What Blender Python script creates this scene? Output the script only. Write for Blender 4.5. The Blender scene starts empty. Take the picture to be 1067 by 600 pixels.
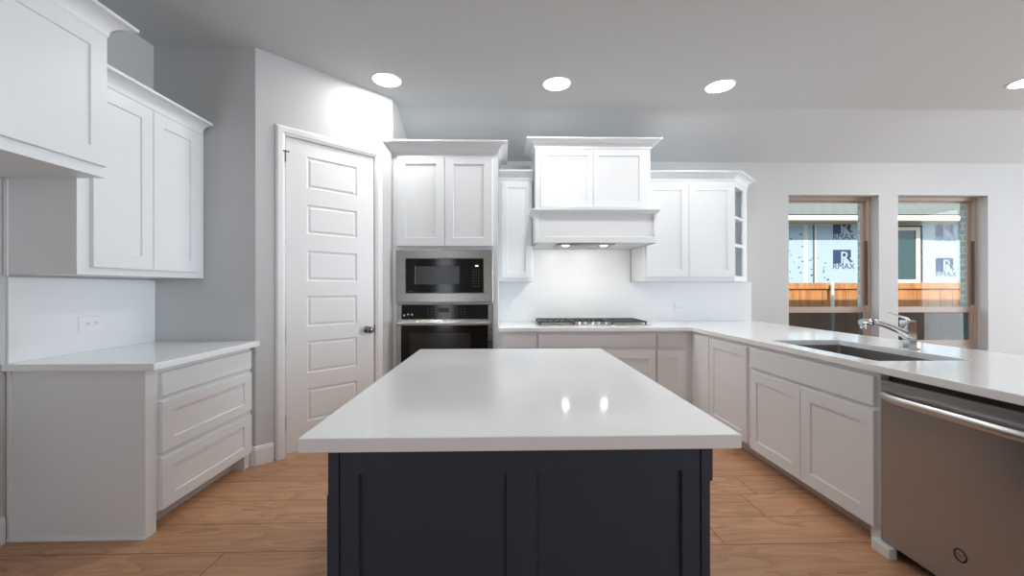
import bpy, bmesh, math, random
from mathutils import Vector, Matrix
random.seed(7)
S = bpy.context.scene
COL = S.collection
PI = math.pi

# ------------------------------------------------------------------ camera, world, lights, exposure
YAW, PITCH, ROLL = 0.0221, -0.0011, -0.0017
cam = bpy.data.cameras.new('camera')
cam.sensor_width = 36.0
cam.lens = 36.0 * 428.156 / 1067.0
cam.clip_start = 0.05
cam.clip_end = 200
camo = bpy.data.objects.new('camera', cam)
COL.objects.link(camo)
fwd = Vector((math.sin(YAW), math.cos(YAW), -math.sin(PITCH))).normalized()
rgt = fwd.cross(Vector((0, 0, 1))).normalized()
upv = rgt.cross(fwd).normalized()
R3 = Matrix((rgt, upv, -fwd)).transposed()
R3 = R3 @ Matrix.Rotation(ROLL, 3, 'Z')
camo.matrix_world = Matrix.Translation((0, 0, 1.2951)) @ R3.to_4x4()
S.camera = camo

S.view_settings.view_transform = 'Standard'
S.view_settings.look = 'None'
S.view_settings.exposure = 0.33
S.view_settings.gamma = 1.0
S.view_settings.use_curve_mapping = False
S.cycles.use_denoising = True
S.cycles.max_bounces = 10
S.cycles.diffuse_bounces = 7
S.cycles.glossy_bounces = 4
S.cycles.transparent_max_bounces = 12
S.cycles.sample_clamp_indirect = 6.0
S.cycles.caustics_reflective = False
S.cycles.caustics_refractive = False

W = bpy.data.worlds.new('sky')
S.world = W
W.use_nodes = True
wn = W.node_tree.nodes
bg = wn['Background']
bg.inputs[0].default_value = (0.74, 0.86, 1.0, 1)
bg.inputs[1].default_value = 1.9

SUN_E = 5.4
sun = bpy.data.lights.new('sun', 'SUN')
sun.energy = SUN_E
sun.angle = 0.009
sun.color = (1.0, 0.93, 0.82)
suno = bpy.data.objects.new('sun', sun)
COL.objects.link(suno)
suno.location = (0, -10, 20)
suno.rotation_euler = Vector((0.18, 1.0, -0.69)).to_track_quat('-Z', 'Y').to_euler()


def area(name, loc, direction, sx, sy, power, color=(1, 1, 1), shape='RECTANGLE', spread=None):
    l = bpy.data.lights.new(name, 'AREA')
    l.shape = shape
    l.size = sx
    if shape in ('RECTANGLE', 'ELLIPSE'):
        l.size_y = sy
    l.energy = power
    l.color = color
    if spread:
        l.spread = spread
    o = bpy.data.objects.new(name, l)
    COL.objects.link(o)
    o.location = loc
    o.rotation_euler = Vector(direction).to_track_quat('-Z', 'Y').to_euler()
    return o


# daylight entering by the glazed doors on the right wall and by the narrow rear entry
DAY = (0.82, 0.92, 1.0)
area('daylight_side', (9.48, 2.02, 1.52), (-1, 0, 0), 2.6, 2.8, 165, DAY, spread=math.radians(128))
area('fill_rear', (4.2, -4.98, 1.35), (0, 1, 0), 3.4, 2.2, 18, DAY)  # added fill light from behind the camera, no window known there
area('daylight_entry', (-1.775, -4.98, 1.3), (0, 1, 0), 0.45, 2.3, 14, DAY)
LAMP_W = 9.5      # visible row over the range wall
FILL_LAMP_W = 5.5  # added lamps out of view that fill the room with light
LAMP_C = (1.0, 0.985, 0.965)

# ------------------------------------------------------------------ materials


def lin(c):
    c = c / 255.0
    return c / 12.92 if c <= 0.04045 else ((c + 0.055) / 1.055) ** 2.4


def rgb(r, g, b):
    return (lin(r), lin(g), lin(b), 1.0)


def mat(name, color, rough=0.5, metal=0.0, spec=0.5, bump=0.0, bscale=200.0, emit=0.0, mottled=0.0, mscale=3.0, coat=0.0):
    m = bpy.data.materials.new(name)
    m.use_nodes = True
    nt = m.node_tree
    b = nt.nodes['Principled BSDF']
    b.inputs['Base Color'].default_value = color
    b.inputs['Roughness'].default_value = rough
    b.inputs['Metallic'].default_value = metal
    b.inputs['Specular IOR Level'].default_value = spec
    b.inputs['Coat Weight'].default_value = coat
    tc = nt.nodes.new('ShaderNodeTexCoord')
    if mottled:
        n = nt.nodes.new('ShaderNodeTexNoise')
        n.inputs['Scale'].default_value = mscale
        n.inputs['Detail'].default_value = 4
        nt.links.new(tc.outputs['Object'], n.inputs['Vector'])
        mx = nt.nodes.new('ShaderNodeMix')
        mx.data_type = 'RGBA'
        mx.inputs[6].default_value = tuple(c * (1 - mottled) for c in color[:3]) + (1,)
        mx.inputs[7].default_value = tuple(min(1, c * (1 + mottled)) for c in color[:3]) + (1,)
        nt.links.new(n.outputs['Fac'], mx.inputs[0])
        nt.links.new(mx.outputs[2], b.inputs['Base Color'])
    if bump:
        n = nt.nodes.new('ShaderNodeTexNoise')
        n.inputs['Scale'].default_value = bscale
        n.inputs['Detail'].default_value = 2
        nt.links.new(tc.outputs['Object'], n.inputs['Vector'])
        bp = nt.nodes.new('ShaderNodeBump')
        bp.inputs['Strength'].default_value = bump
        bp.inputs['Distance'].default_value = 0.002
        nt.links.new(n.outputs['Fac'], bp.inputs['Height'])
        nt.links.new(bp.outputs[0], b.inputs['Normal'])
    if emit:
        b.inputs['Emission Color'].default_value = color
        b.inputs['Emission Strength'].default_value = emit
    return m


def brushed(name, color, rough=0.3, axis='X', amount=0.12):
    m = mat(name, color, rough, 1.0)
    nt = m.node_tree
    b = nt.nodes['Principled BSDF']
    tc = nt.nodes.new('ShaderNodeTexCoord')
    mp = nt.nodes.new('ShaderNodeMapping')
    mp.inputs['Scale'].default_value = (3, 3, 900) if axis == 'X' else (900, 900, 3)
    n = nt.nodes.new('ShaderNodeTexNoise')
    n.inputs['Scale'].default_value = 1.0
    nt.links.new(tc.outputs['Object'], mp.inputs[0])
    nt.links.new(mp.outputs[0], n.inputs['Vector'])
    mr = nt.nodes.new('ShaderNodeMapRange')
    mr.inputs[3].default_value = rough - amount / 2
    mr.inputs[4].default_value = rough + amount / 2
    nt.links.new(n.outputs['Fac'], mr.inputs[0])
    nt.links.new(mr.outputs[0], b.inputs['Roughness'])
    return m


def glass_mat(name, tint=(0.975, 0.985, 0.985, 1), refl=0.013):
    m = bpy.data.materials.new(name)
    m.use_nodes = True
    nt = m.node_tree
    nt.nodes.clear()
    out = nt.nodes.new('ShaderNodeOutputMaterial')
    tr = nt.nodes.new('ShaderNodeBsdfTransparent')
    tr.inputs[0].default_value = tint
    gl = nt.nodes.new('ShaderNodeBsdfGlossy')
    gl.inputs['Roughness'].default_value = 0.02
    mx = nt.nodes.new('ShaderNodeMixShader')
    mx.inputs[0].default_value = refl
    nt.links.new(tr.outputs[0], mx.inputs[1])
    nt.links.new(gl.outputs[0], mx.inputs[2])
    nt.links.new(mx.outputs[0], out.inputs[0])
    return m


def veil_mat(name, color, opacity):
    m = bpy.data.materials.new(name)
    m.use_nodes = True
    nt = m.node_tree
    nt.nodes.clear()
    out = nt.nodes.new('ShaderNodeOutputMaterial')
    tr = nt.nodes.new('ShaderNodeBsdfTransparent')
    df = nt.nodes.new('ShaderNodeBsdfDiffuse')
    df.inputs[0].default_value = color
    tl = nt.nodes.new('ShaderNodeBsdfTranslucent')
    tl.inputs[0].default_value = color
    ad = nt.nodes.new('ShaderNodeMixShader')
    ad.inputs[0].default_value = 0.5
    nt.links.new(df.outputs[0], ad.inputs[1])
    nt.links.new(tl.outputs[0], ad.inputs[2])
    mx = nt.nodes.new('ShaderNodeMixShader')
    mx.inputs[0].default_value = opacity
    nt.links.new(tr.outputs[0], mx.inputs[1])
    nt.links.new(ad.outputs[0], mx.inputs[2])
    nt.links.new(mx.outputs[0], out.inputs[0])
    return m


def floor_mat():
    m = bpy.data.materials.new('oak_plank_floor')
    m.use_nodes = True
    nt = m.node_tree
    N, L = nt.nodes, nt.links
    b = N['Principled BSDF']
    tc = N.new('ShaderNodeTexCoord')
    sp = N.new('ShaderNodeSeparateXYZ')
    L.new(tc.outputs['Object'], sp.inputs[0])

    def M(op, a, c=None, d=None):
        n = N.new('ShaderNodeMath')
        n.operation = op
        for i, v in enumerate((a, c, d)):
            if v is None:
                continue
            if isinstance(v, (int, float)):
                n.inputs[i].default_value = v
            else:
                L.new(v, n.inputs[i])
        return n.outputs[0]
    PW, PL_ = 0.2485, 1.85
    v = M('DIVIDE', M('SUBTRACT', sp.outputs[1], 2.052), PW)
    row = M('FLOOR', v)
    stagger = M('ADD', M('ADD', M('MULTIPLY', row, -0.2725), M('MULTIPLY', M('MULTIPLY', row, row), 0.0725)), 0.395)
    u = M('ADD', M('DIVIDE', sp.outputs[0], PL_), stagger)
    ci = M('FLOOR', u)
    cid = N.new('ShaderNodeCombineXYZ')
    L.new(ci, cid.inputs[0])
    L.new(row, cid.inputs[1])
    w2 = N.new('ShaderNodeTexWhiteNoise')
    w2.noise_dimensions = '3D'
    L.new(cid.outputs[0], w2.inputs['Vector'])
    # grain
    off = M('MULTIPLY', w2.outputs['Value'], 37.0)
    gx = N.new('ShaderNodeCombineXYZ')
    L.new(M('ADD', M('MULTIPLY', sp.outputs[0], 1.3), off), gx.inputs[0])
    L.new(M('ADD', M('MULTIPLY', sp.outputs[1], 13.0), off), gx.inputs[1])
    g1 = N.new('ShaderNodeTexNoise')
    g1.inputs['Scale'].default_value = 2.2
    g1.inputs['Detail'].default_value = 7
    g1.inputs['Roughness'].default_value = 0.62
    g1.inputs['Distortion'].default_value = 0.7
    L.new(gx.outputs[0], g1.inputs['Vector'])
    lx = N.new('ShaderNodeCombineXYZ')      # slow contours that give the arched oak figure
    L.new(M('ADD', M('MULTIPLY', sp.outputs[0], 0.9), off), lx.inputs[0])
    L.new(M('ADD', M('MULTIPLY', sp.outputs[1], 5.5), off), lx.inputs[1])
    g2 = N.new('ShaderNodeTexNoise')
    g2.inputs['Scale'].default_value = 1.0
    g2.inputs['Detail'].default_value = 2.0
    g2.inputs['Distortion'].default_value = 0.3
    L.new(lx.outputs[0], g2.inputs['Vector'])
    rings_ = M('FRACT', M('MULTIPLY', g2.outputs['Fac'], 11.0))
    fig = M('POWER', rings_, 1.8)
    g = M('ADD', M('ADD', M('MULTIPLY', g1.outputs['Fac'], 0.62), M('MULTIPLY', g2.outputs['Fac'], 0.34)), M('MULTIPLY', fig, -0.22))
    g = M('ADD', g, 0.13)
    cr = N.new('ShaderNodeValToRGB')
    e = cr.color_ramp.elements
    e[0].position = 0.22
    e[0].color = rgb(148, 106, 77)
    e[1].position = 0.80
    e[1].color = rgb(206, 161, 127)
    mid = e.new(0.5)
    mid.color = rgb(184, 138, 104)
    L.new(g, cr.inputs[0])
    hs = N.new('ShaderNodeHueSaturation')
    L.new(cr.outputs[0], hs.inputs['Color'])
    L.new(M('ADD', M('MULTIPLY', w2.outputs['Value'], 0.22), 0.90), hs.inputs['Value'])
    # joints
    fy = M('FRACT', v)
    dy = M('MULTIPLY', M('MINIMUM', fy, M('SUBTRACT', 1.0, fy)), PW)
    fx = M('FRACT', u)
    dx = M('MULTIPLY', M('MINIMUM', fx, M('SUBTRACT', 1.0, fx)), PL_)
    d = M('MINIMUM', dx, dy)
    sm = N.new('ShaderNodeMapRange')
    sm.interpolation_type = 'SMOOTHSTEP'
    sm.inputs[1].default_value = 0.0012
    sm.inputs[2].default_value = 0.0045
    L.new(d, sm.inputs[0])
    mx = N.new('ShaderNodeMix')
    mx.data_type = 'RGBA'
    mx.inputs[6].default_value = rgb(112, 82, 60)
    L.new(sm.outputs[0], mx.inputs[0])
    L.new(hs.outputs[0], mx.inputs[7])
    L.new(mx.outputs[2], b.inputs['Base Color'])
    b.inputs['Roughness'].default_value = 0.42
    b.inputs['Specular IOR Level'].default_value = 0.4
    bp = N.new('ShaderNodeBump')
    bp.inputs['Strength'].default_value = 0.25
    bp.inputs['Distance'].default_value = 0.002
    L.new(M('ADD', M('MULTIPLY', g, 0.3), sm.outputs[0]), bp.inputs['Height'])
    L.new(bp.outputs[0], b.inputs['Normal'])
    return m


def tile_mat(name, color, grout, bw, bh, rough=0.15, mort=0.004, plane='XZ', rot=0):
    m = mat(name, color, rough)
    nt = m.node_tree
    b = nt.nodes['Principled BSDF']
    tc = nt.nodes.new('ShaderNodeTexCoord')
    sp = nt.nodes.new('ShaderNodeSeparateXYZ')
    cb = nt.nodes.new('ShaderNodeCombineXYZ')
    nt.links.new(tc.outputs['Object'], sp.inputs[0])
    nt.links.new(sp.outputs[0 if plane[0] == 'X' else 1], cb.inputs[0])
    nt.links.new(sp.outputs[2], cb.inputs[1])
    br = nt.nodes.new('ShaderNodeTexBrick')
    br.inputs['Scale'].default_value = 1.0
    br.inputs['Brick Width'].default_value = bw
    br.inputs['Row Height'].default_value = bh
    br.inputs['Mortar Size'].default_value = mort
    br.inputs['Mortar Smooth'].default_value = 0.3
    br.inputs['Color1'].default_value = color
    br.inputs['Color2'].default_value = tuple(c * 0.97 for c in color[:3]) + (1,)
    br.inputs['Mortar'].default_value = grout
    nt.links.new(cb.outputs[0], br.inputs['Vector'])
    nt.links.new(br.outputs['Color'], b.inputs['Base Color'])
    bp = nt.nodes.new('ShaderNodeBump')
    bp.invert = True
    bp.inputs['Strength'].default_value = 0.08
    bp.inputs['Distance'].default_value = 0.001
    nt.links.new(br.outputs['Fac'], bp.inputs['Height'])
    nt.links.new(bp.outputs[0], b.inputs['Normal'])
    return m


M = {}
M['wall'] = mat('grey_wall_paint', rgb(198, 199, 199), 0.75, spec=0.25, bump=0.12, bscale=260)
M['ceil'] = mat('ceiling_paint', rgb(199, 203, 205), 0.85, spec=0.2, bump=0.12, bscale=220)
M['trim'] = mat('white_trim_paint', rgb(232, 232, 232), 0.38)
M['cab'] = mat('white_cabinet_paint', rgb(228, 231, 233), 0.36)
M['navy'] = mat('navy_cabinet_paint', rgb(42, 51, 67), 0.5, mottled=0.04)
M['kick'] = mat('toe_kick_paint', rgb(196, 192, 190), 0.6)
M['quartz'] = mat('white_quartz', rgb(240, 242, 243), 0.085, mottled=0.012, mscale=14)
M['splash'] = tile_mat('white_stacked_tile', rgb(236, 238, 240), rgb(231, 233, 235), 0.36, 0.09, 0.30, 0.0025)
M['splash_side'] = tile_mat('white_stacked_tile_side', rgb(236, 238, 240), rgb(234, 236, 238), 0.36, 0.09, 0.16, 0.0015, plane='YZ')
M['floor'] = floor_mat()
M['steel'] = brushed('brushed_steel', (0.37, 0.345, 0.315, 1), 0.27)
M['barsteel'] = brushed('bright_bar_steel', (0.62, 0.61, 0.60, 1), 0.33, amount=0.02)
M['dwsteel'] = brushed('brushed_dark_steel', (0.36, 0.37, 0.385, 1), 0.27, axis='Z', amount=0.012)
M['dwsteel'].node_tree.nodes['Principled BSDF'].inputs['Metallic'].default_value = 0.8
M['sinksteel'] = brushed('sink_steel', (0.36, 0.35, 0.34, 1), 0.36)
M['chrome'] = mat('chrome', (0.86, 0.86, 0.87, 1), 0.13, 1.0)
M['black'] = mat('black_enamel', (0.012, 0.012, 0.012, 1), 0.35)
M['blackglass'] = mat('black_glass', (0.012, 0.011, 0.010, 1), 0.08, spec=0.22)
M['ovenglass'] = mat('oven_window_glass', (0.03, 0.027, 0.024, 1), 0.12, spec=0.3)
M['mwwin'] = mat('microwave_window_glass', (0.055, 0.052, 0.05, 1), 0.2, spec=0.3)
M['iron'] = mat('cast_iron', (0.085, 0.085, 0.083, 1), 0.45, bump=0.2, bscale=400)
M['grey'] = mat('grey_print', (0.10, 0.10, 0.10, 1), 0.5)
M['lightprint'] = mat('light_print', (0.75, 0.77, 0.78, 1), 0.5)
M['display'] = mat('lit_display', (0.75, 0.82, 0.85, 1), 0.4, emit=0.7)
M['bronze'] = mat('dark_nickel', (0.22, 0.20, 0.19, 1), 0.22, 1.0)
M['nickel'] = mat('satin_nickel', (0.55, 0.54, 0.52, 1), 0.3, 1.0)
M['plastic'] = mat('white_plastic', rgb(238, 238, 238), 0.35)
M['slot'] = mat('dark_slot', (0.05, 0.05, 0.05, 1), 0.6)
M['lens'] = mat('lamp_lens', (1, 0.98, 0.95, 1), 0.4, emit=7.0)
M['hoodlens'] = mat('hood_lamp_lens', (1, 0.97, 0.92, 1), 0.4, emit=7.0)
M['vinyl'] = mat('tan_window_vinyl', rgb(170, 152, 139), 0.45)
M['vinyl_d'] = mat('tan_window_vinyl_track', rgb(92, 70, 60), 0.55)
M['glass'] = glass_mat('window_glass')
M['screen'] = veil_mat('insect_screen_mesh', (0.05, 0.055, 0.06, 1), 0.55)
M['sheath'] = mat('pale_blue_sheathing', rgb(146, 164, 175), 0.6, mottled=0.03, mscale=1.2)
M['ink'] = mat('navy_print', rgb(24, 46, 82), 0.6)
M['tape'] = mat('cream_tape', rgb(184, 186, 176), 0.6)
M['fascia'] = mat('white_fascia', rgb(250, 246, 236), 0.6)
M['soffit'] = mat('beige_soffit', rgb(176, 158, 126), 0.7)
M['shingle'] = tile_mat('grey_green_shingles', rgb(100, 106, 100), rgb(66, 72, 68), 0.32, 0.11, 0.9, 0.012)
M['cream'] = mat('cream_frame', rgb(216, 210, 186), 0.5)
M['darkframe'] = mat('black_flashing', rgb(38, 40, 42), 0.6)
M['teal'] = mat('teal_glass', rgb(34, 60, 60), 0.12, spec=0.7)
M['galv'] = mat('galvanised_steel', rgb(205, 208, 206), 0.4, 0.3)
M['lawn'] = mat('bare_lawn', rgb(90, 90, 66), 0.95, mottled=0.2, mscale=6)
M['brick'] = tile_mat('pale_green_brick', rgb(160, 178, 172), rgb(200, 208, 204), 0.20, 0.075, 0.9, 0.012, plane='YZ')
M['roof'] = mat('roof_felt', rgb(90, 88, 86), 0.9)


def fence_mat():
    m = mat('cedar_boards', rgb(206, 150, 92), 0.75)
    nt = m.node_tree
    b = nt.nodes['Principled BSDF']
    tc = nt.nodes.new('ShaderNodeTexCoord')
    mp = nt.nodes.new('ShaderNodeMapping')
    mp.inputs['Scale'].default_value = (7.0, 7.0, 0.7)
    n = nt.nodes.new('ShaderNodeTexNoise')
    n.inputs['Scale'].default_value = 2.0
    n.inputs['Detail'].default_value = 6
    nt.links.new(tc.outputs['Object'], mp.inputs[0])
    nt.links.new(mp.outputs[0], n.inputs['Vector'])
    cr = nt.nodes.new('ShaderNodeValToRGB')
    cr.color_ramp.elements[0].position = 0.3
    cr.color_ramp.elements[0].color = rgb(140, 86, 44)
    cr.color_ramp.elements[1].position = 0.7
    cr.color_ramp.elements[1].color = rgb(182, 128, 76)
    nt.links.new(n.outputs['Fac'], cr.inputs[0])
    nt.links.new(cr.outputs[0], b.inputs['Base Color'])
    return m


M['cedar'] = fence_mat()

# ------------------------------------------------------------------ geometry helpers


def box(bm, x0, x1, y0, y1, z0, z1, bev=0.0):
    x0, x1 = min(x0, x1), max(x0, x1)
    y0, y1 = min(y0, y1), max(y0, y1)
    z0, z1 = min(z0, z1), max(z0, z1)
    vs = [bm.verts.new(p) for p in ((x0, y0, z0), (x1, y0, z0), (x1, y1, z0), (x0, y1, z0),
                                    (x0, y0, z1), (x1, y0, z1), (x1, y1, z1), (x0, y1, z1))]
    fs = [bm.faces.new([vs[i] for i in q]) for q in
          ((0, 3, 2, 1), (4, 5, 6, 7), (0, 1, 5, 4), (1, 2, 6, 5), (2, 3, 7, 6), (3, 0, 4, 7))]
    if bev > 0:
        es = {e for f in fs for e in f.edges}
        bmesh.ops.bevel(bm, geom=list(es), offset=bev, segments=2, affect='EDGES', profile=0.5)


def tube(bm, pts, r, seg=14, closed_ends=True):
    """round tube along pts; r is a number or a list"""
    pts = [Vector(p) for p in pts]
    rs = r if isinstance(r, (list, tuple)) else [r] * len(pts)
    rings = []
    prev = None
    for i, p in enumerate(pts):
        a = pts[max(i - 1, 0)]
        c = pts[min(i + 1, len(pts) - 1)]
        t = (c - a).normalized()
        if prev is None:
            ref = Vector((0, 0, 1)) if abs(t.z) < 0.9 else Vector((1, 0, 0))
            n = t.cross(ref).normalized()
        else:
            n = (prev - t * prev.dot(t)).normalized()
        prev = n
        b2 = t.cross(n)
        rings.append([bm.verts.new(p + (n * math.cos(2 * PI * k / seg) + b2 * math.sin(2 * PI * k / seg)) * rs[i]) for k in range(seg)])
    for i in range(len(rings) - 1):
        for k in range(seg):
            bm.faces.new((rings[i][k], rings[i][(k + 1) % seg], rings[i + 1][(k + 1) % seg], rings[i + 1][k]))
    if closed_ends:
        bm.faces.new(list(reversed(rings[0])))
        bm.faces.new(rings[-1])


def lathe(bm, prof, org=(0, 0, 0), axis='Z', seg=28, hoop=False):
    """prof: list of (radius, height) turned about an axis through org"""
    rings = []
    for r, h in prof:
        ring = []
        for k in range(seg):
            a = 2 * PI * k / seg
            c, s = r * math.cos(a), r * math.sin(a)
            if axis == 'Z':
                p = (c, s, h)
            elif axis == 'Y':
                p = (c, h, s)
            else:
                p = (h, c, s)
            ring.append(bm.verts.new((p[0] + org[0], p[1] + org[1], p[2] + org[2])))
        rings.append(ring)
    for i in range(len(rings) if hoop else len(rings) - 1):
        A, B = rings[i], rings[(i + 1) % len(rings)]
        for k in range(seg):
            bm.faces.new((A[k], A[(k + 1) % seg], B[(k + 1) % seg], B[k]))
    if not hoop:
        bm.faces.new(list(reversed(rings[0])))
        bm.faces.new(rings[-1])


def prism(bm, poly, z0, z1):
    lo = [bm.verts.new((x, y, z0)) for x, y in poly]
    hi = [bm.verts.new((x, y, z1)) for x, y in poly]
    n = len(poly)
    bm.faces.new(list(reversed(lo)))
    bm.faces.new(hi)
    for i in range(n):
        bm.faces.new((lo[i], lo[(i + 1) % n], hi[(i + 1) % n], hi[i]))


def front(bm, x0, x1, z0, z1, y, t, cells=(), loops=((0.0, 0.0), (0.006, 0.009)), edge=0.002):
    """a joinery front in the XZ plane, back at y, face at y-t (faces -Y). cells are sunk rectangles;
    loops = (inset, depth) steps from the face into each cell, last one is capped"""
    yf = y - t

    def rect(a0, a1, b0, b1, yy):
        return [bm.verts.new(p) for p in ((a0, yy, b0), (a1, yy, b0), (a1, yy, b1), (a0, yy, b1))]

    def ring(A, B):
        for i in range(4):
            j = (i + 1) % 4
            bm.faces.new((A[i], A[j], B[j], B[i]))
    bk = rect(x0, x1, z0, z1, y)
    s1 = rect(x0, x1, z0, z1, yf + edge)
    bm.faces.new(list(reversed(bk)))
    ring(bk, s1)
    e = edge
    xs = sorted({x0 + e, x1 - e} | {c[0] for c in cells} | {c[1] for c in cells})
    zs = sorted({z0 + e, z1 - e} | {c[2] for c in cells} | {c[3] for c in cells})
    gv = {}
    for i, a in enumerate(xs):
        for j, b in enumerate(zs):
            gv[i, j] = bm.verts.new((a, yf, b))
    # bevel strip to grid border
    nx, nz = len(xs) - 1, len(zs) - 1
    bot = [gv[i, 0] for i in range(nx + 1)]
    top = [gv[i, nz] for i in range(nx + 1)]
    lef = [gv[0, j] for j in range(nz + 1)]
    rig = [gv[nx, j] for j in range(nz + 1)]
    bm.faces.new([s1[0], s1[1]] + list(reversed(bot)))
    bm.faces.new([s1[1], s1[2]] + list(reversed(rig)))
    bm.faces.new([s1[2], s1[3]] + top)
    bm.faces.new([s1[3], s1[0]] + lef)
    for i in range(nx):
        for j in range(nz):
            cx, cz = (xs[i] + xs[i + 1]) / 2, (zs[j] + zs[j + 1]) / 2
            inside = any(c[0] < cx < c[1] and c[2] < cz < c[3] for c in cells)
            if not inside:
                bm.faces.new((gv[i, j], gv[i + 1, j], gv[i + 1, j + 1], gv[i, j + 1]))
    for c in cells:
        # border loop follows grid verts of this cell
        ii = [i for i, a in enumerate(xs) if c[0] - 1e-7 <= a <= c[1] + 1e-7]
        jj = [j for j, b in enumerate(zs) if c[2] - 1e-7 <= b <= c[3] + 1e-7]
        prev = None
        for ins, dep in loops[1:]:
            cur = rect(c[0] + ins, c[1] - ins, c[2] + ins, c[3] - ins, yf + dep)
            if prev is None:
                b0 = [gv[i, jj[0]] for i in ii]
                r0 = [gv[ii[-1], j] for j in jj]
                t0 = [gv[i, jj[-1]] for i in reversed(ii)]
                l0 = [gv[ii[0], j] for j in reversed(jj)]
                for k, side in enumerate((b0, r0, t0, l0)):
                    bm.faces.new(list(side) + [cur[(k + 1) % 4], cur[k]])
            else:
                ring(prev, cur)
            prev = cur
        bm.faces.new(prev)


def shaker(bm, x0, x1, z0, z1, y=0.0, t=0.022, stile=0.075, rail=None, dep=0.009):
    rail = stile if rail is None else rail
    front(bm, x0, x1, z0, z1, y, t, [(x0 + stile, x1 - stile, z0 + rail, z1 - rail)], ((0, 0), (0.003, dep)))


def sweep(bm, path, prof, z0):
    """moulding: prof [(out,up)...] closed, along plan path; outward is to the right of travel"""
    P = [Vector((p[0], p[1])) for p in path]
    n = len(P)
    offs = []
    for i in range(n):
        ds = []
        if i > 0:
            ds.append((P[i] - P[i - 1]).normalized())
        if i < n - 1:
            ds.append((P[i + 1] - P[i]).normalized())
        ns = [Vector((d.y, -d.x)) for d in ds]
        if len(ns) == 1:
            offs.append(ns[0])
        else:
            m = (ns[0] + ns[1]).normalized()
            offs.append(m / max(0.2, m.dot(ns[0])))
    rings = []
    for i in range(n):
        rings.append([bm.verts.new((P[i].x + offs[i].x * o, P[i].y + offs[i].y * o, z0 + u)) for o, u in prof])
    k = len(prof)
    for i in range(n - 1):
        for j in range(k):
            bm.faces.new((rings[i][j], rings[i][(j + 1) % k], rings[i + 1][(j + 1) % k], rings[i + 1][j]))
    bm.faces.new(rings[0])
    bm.faces.new(list(reversed(rings[-1])))


def crown_prof(out, h):
    p = [(-0.012, 0.0), (0.006, 0.0), (0.010, 0.008)]
    n = 7
    for i in range(n + 1):
        a = i / n
        # cove: hollow quarter curve
        p.append((0.010 + (out - 0.018) * (1 - math.cos(a * PI / 2)), 0.012 + (h - 0.028) * math.sin(a * PI / 2)))
    p += [(out - 0.004, h - 0.016), (out, h - 0.012), (out, h), (-0.012, h)]
    return p


def obj(name, bm, material, parent=None, smooth=False, kind=None, label=None):
    bmesh.ops.recalc_face_normals(bm, faces=bm.faces)
    me = bpy.data.meshes.new(name)
    bm.to_mesh(me)
    bm.free()
    if material:
        me.materials.append(material)
    if smooth:
        for p in me.polygons:
            p.use_smooth = True
        try:
            me.set_sharp_from_angle(angle=math.radians(40))
        except Exception:
            pass
    o = bpy.data.objects.new(name, me)
    COL.objects.link(o)
    if parent:
        o.parent = parent
    if kind:
        o['kind'] = kind
    if label:
        o['label'] = label
    return o


def BX(name, material, dims, parent=None, bev=0.0, kind=None, label=None):
    bm = bmesh.new()
    box(bm, *dims, bev=bev)
    return obj(name, bm, material, parent, kind=kind, label=label)


def thing(name, label, cat, loc=(0, 0, 0), rot=0.0, group=None):
    o = bpy.data.objects.new(name, None)
    o.empty_display_size = 0.1
    COL.objects.link(o)
    o.location = loc
    o.rotation_euler = (0, 0, rot)
    o['label'] = label
    o['category'] = cat
    if group:
        o['group'] = group
    return o


def tag(o, label, cat, group=None):
    o['label'] = label
    o['category'] = cat
    if group:
        o['group'] = group
    return o


def struct_empty(name, loc, rot, label=None, cat=None):
    o = bpy.data.objects.new(name, None)
    COL.objects.link(o)
    o.location = loc
    o.rotation_euler = (0, 0, rot)
    o['kind'] = 'structure'
    if label:
        o['label'] = label
    if cat:
        o['category'] = cat
    return o


def struct(name, bm, material, label=None, cat=None):
    o = obj(name, bm, material, kind='structure')
    if label:
        o['label'] = label
    if cat:
        o['category'] = cat
    return o


def text_bm(body, size, depth=0.002):
    """text laid in the XZ plane facing -Y, origin at its bottom left, returned as bmesh"""
    cu = bpy.data.curves.new('text', 'FONT')
    cu.body = body
    cu.size = size
    cu.extrude = depth
    o = bpy.data.objects.new('text', cu)
    COL.objects.link(o)
    dg = bpy.context.evaluated_depsgraph_get()
    me = bpy.data.meshes.new_from_object(o.evaluated_get(dg))
    bm = bmesh.new()
    bm.from_mesh(me)
    bpy.data.objects.remove(o)
    bpy.data.curves.remove(cu)
    bpy.data.meshes.remove(me)
    bmesh.ops.rotate(bm, verts=bm.verts, cent=(0, 0, 0), matrix=Matrix.Rotation(PI / 2, 3, 'X'))
    return bm


# ------------------------------------------------------------------ room shell
XL, YB, CZ, SLY, SLZ = -2.55, 4.744, 3.07, 4.0, 2.765
XR, YR = 9.5, -5.0
PC0 = (-1.817, 3.06)      # pantry corner, left
PC1 = (-1.026, 3.851)     # pantry corner, right
TH = 0.12

bm = bmesh.new()
box(bm, XL - TH, XR + TH, YR - TH, YB + TH, -0.12, 0.0)
struct('floor', bm, M['floor'], 'warm oak wide plank floor running left to right', 'floor')

bm = bmesh.new()       # flat ceiling that folds down to the back wall
prof = [(YR - TH, CZ), (SLY, CZ), (YB + TH, SLZ - (CZ - SLZ) / (YB - SLY) * TH), (YB + TH, SLZ + 0.10), (SLY, CZ + 0.14), (YR - TH, CZ + 0.14)]
a = [bm.verts.new((XL - TH, y, z)) for y, z in prof]
b = [bm.verts.new((XR + TH, y, z)) for y, z in prof]
bm.faces.new(a)
bm.faces.new(list(reversed(b)))
for i in range(len(prof)):
    j = (i + 1) % len(prof)
    bm.faces.new((a[i], b[i], b[j], a[j]))
struct('ceiling', bm, M['ceil'], 'pale grey ceiling sloping down to the back wall', 'ceiling')

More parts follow.
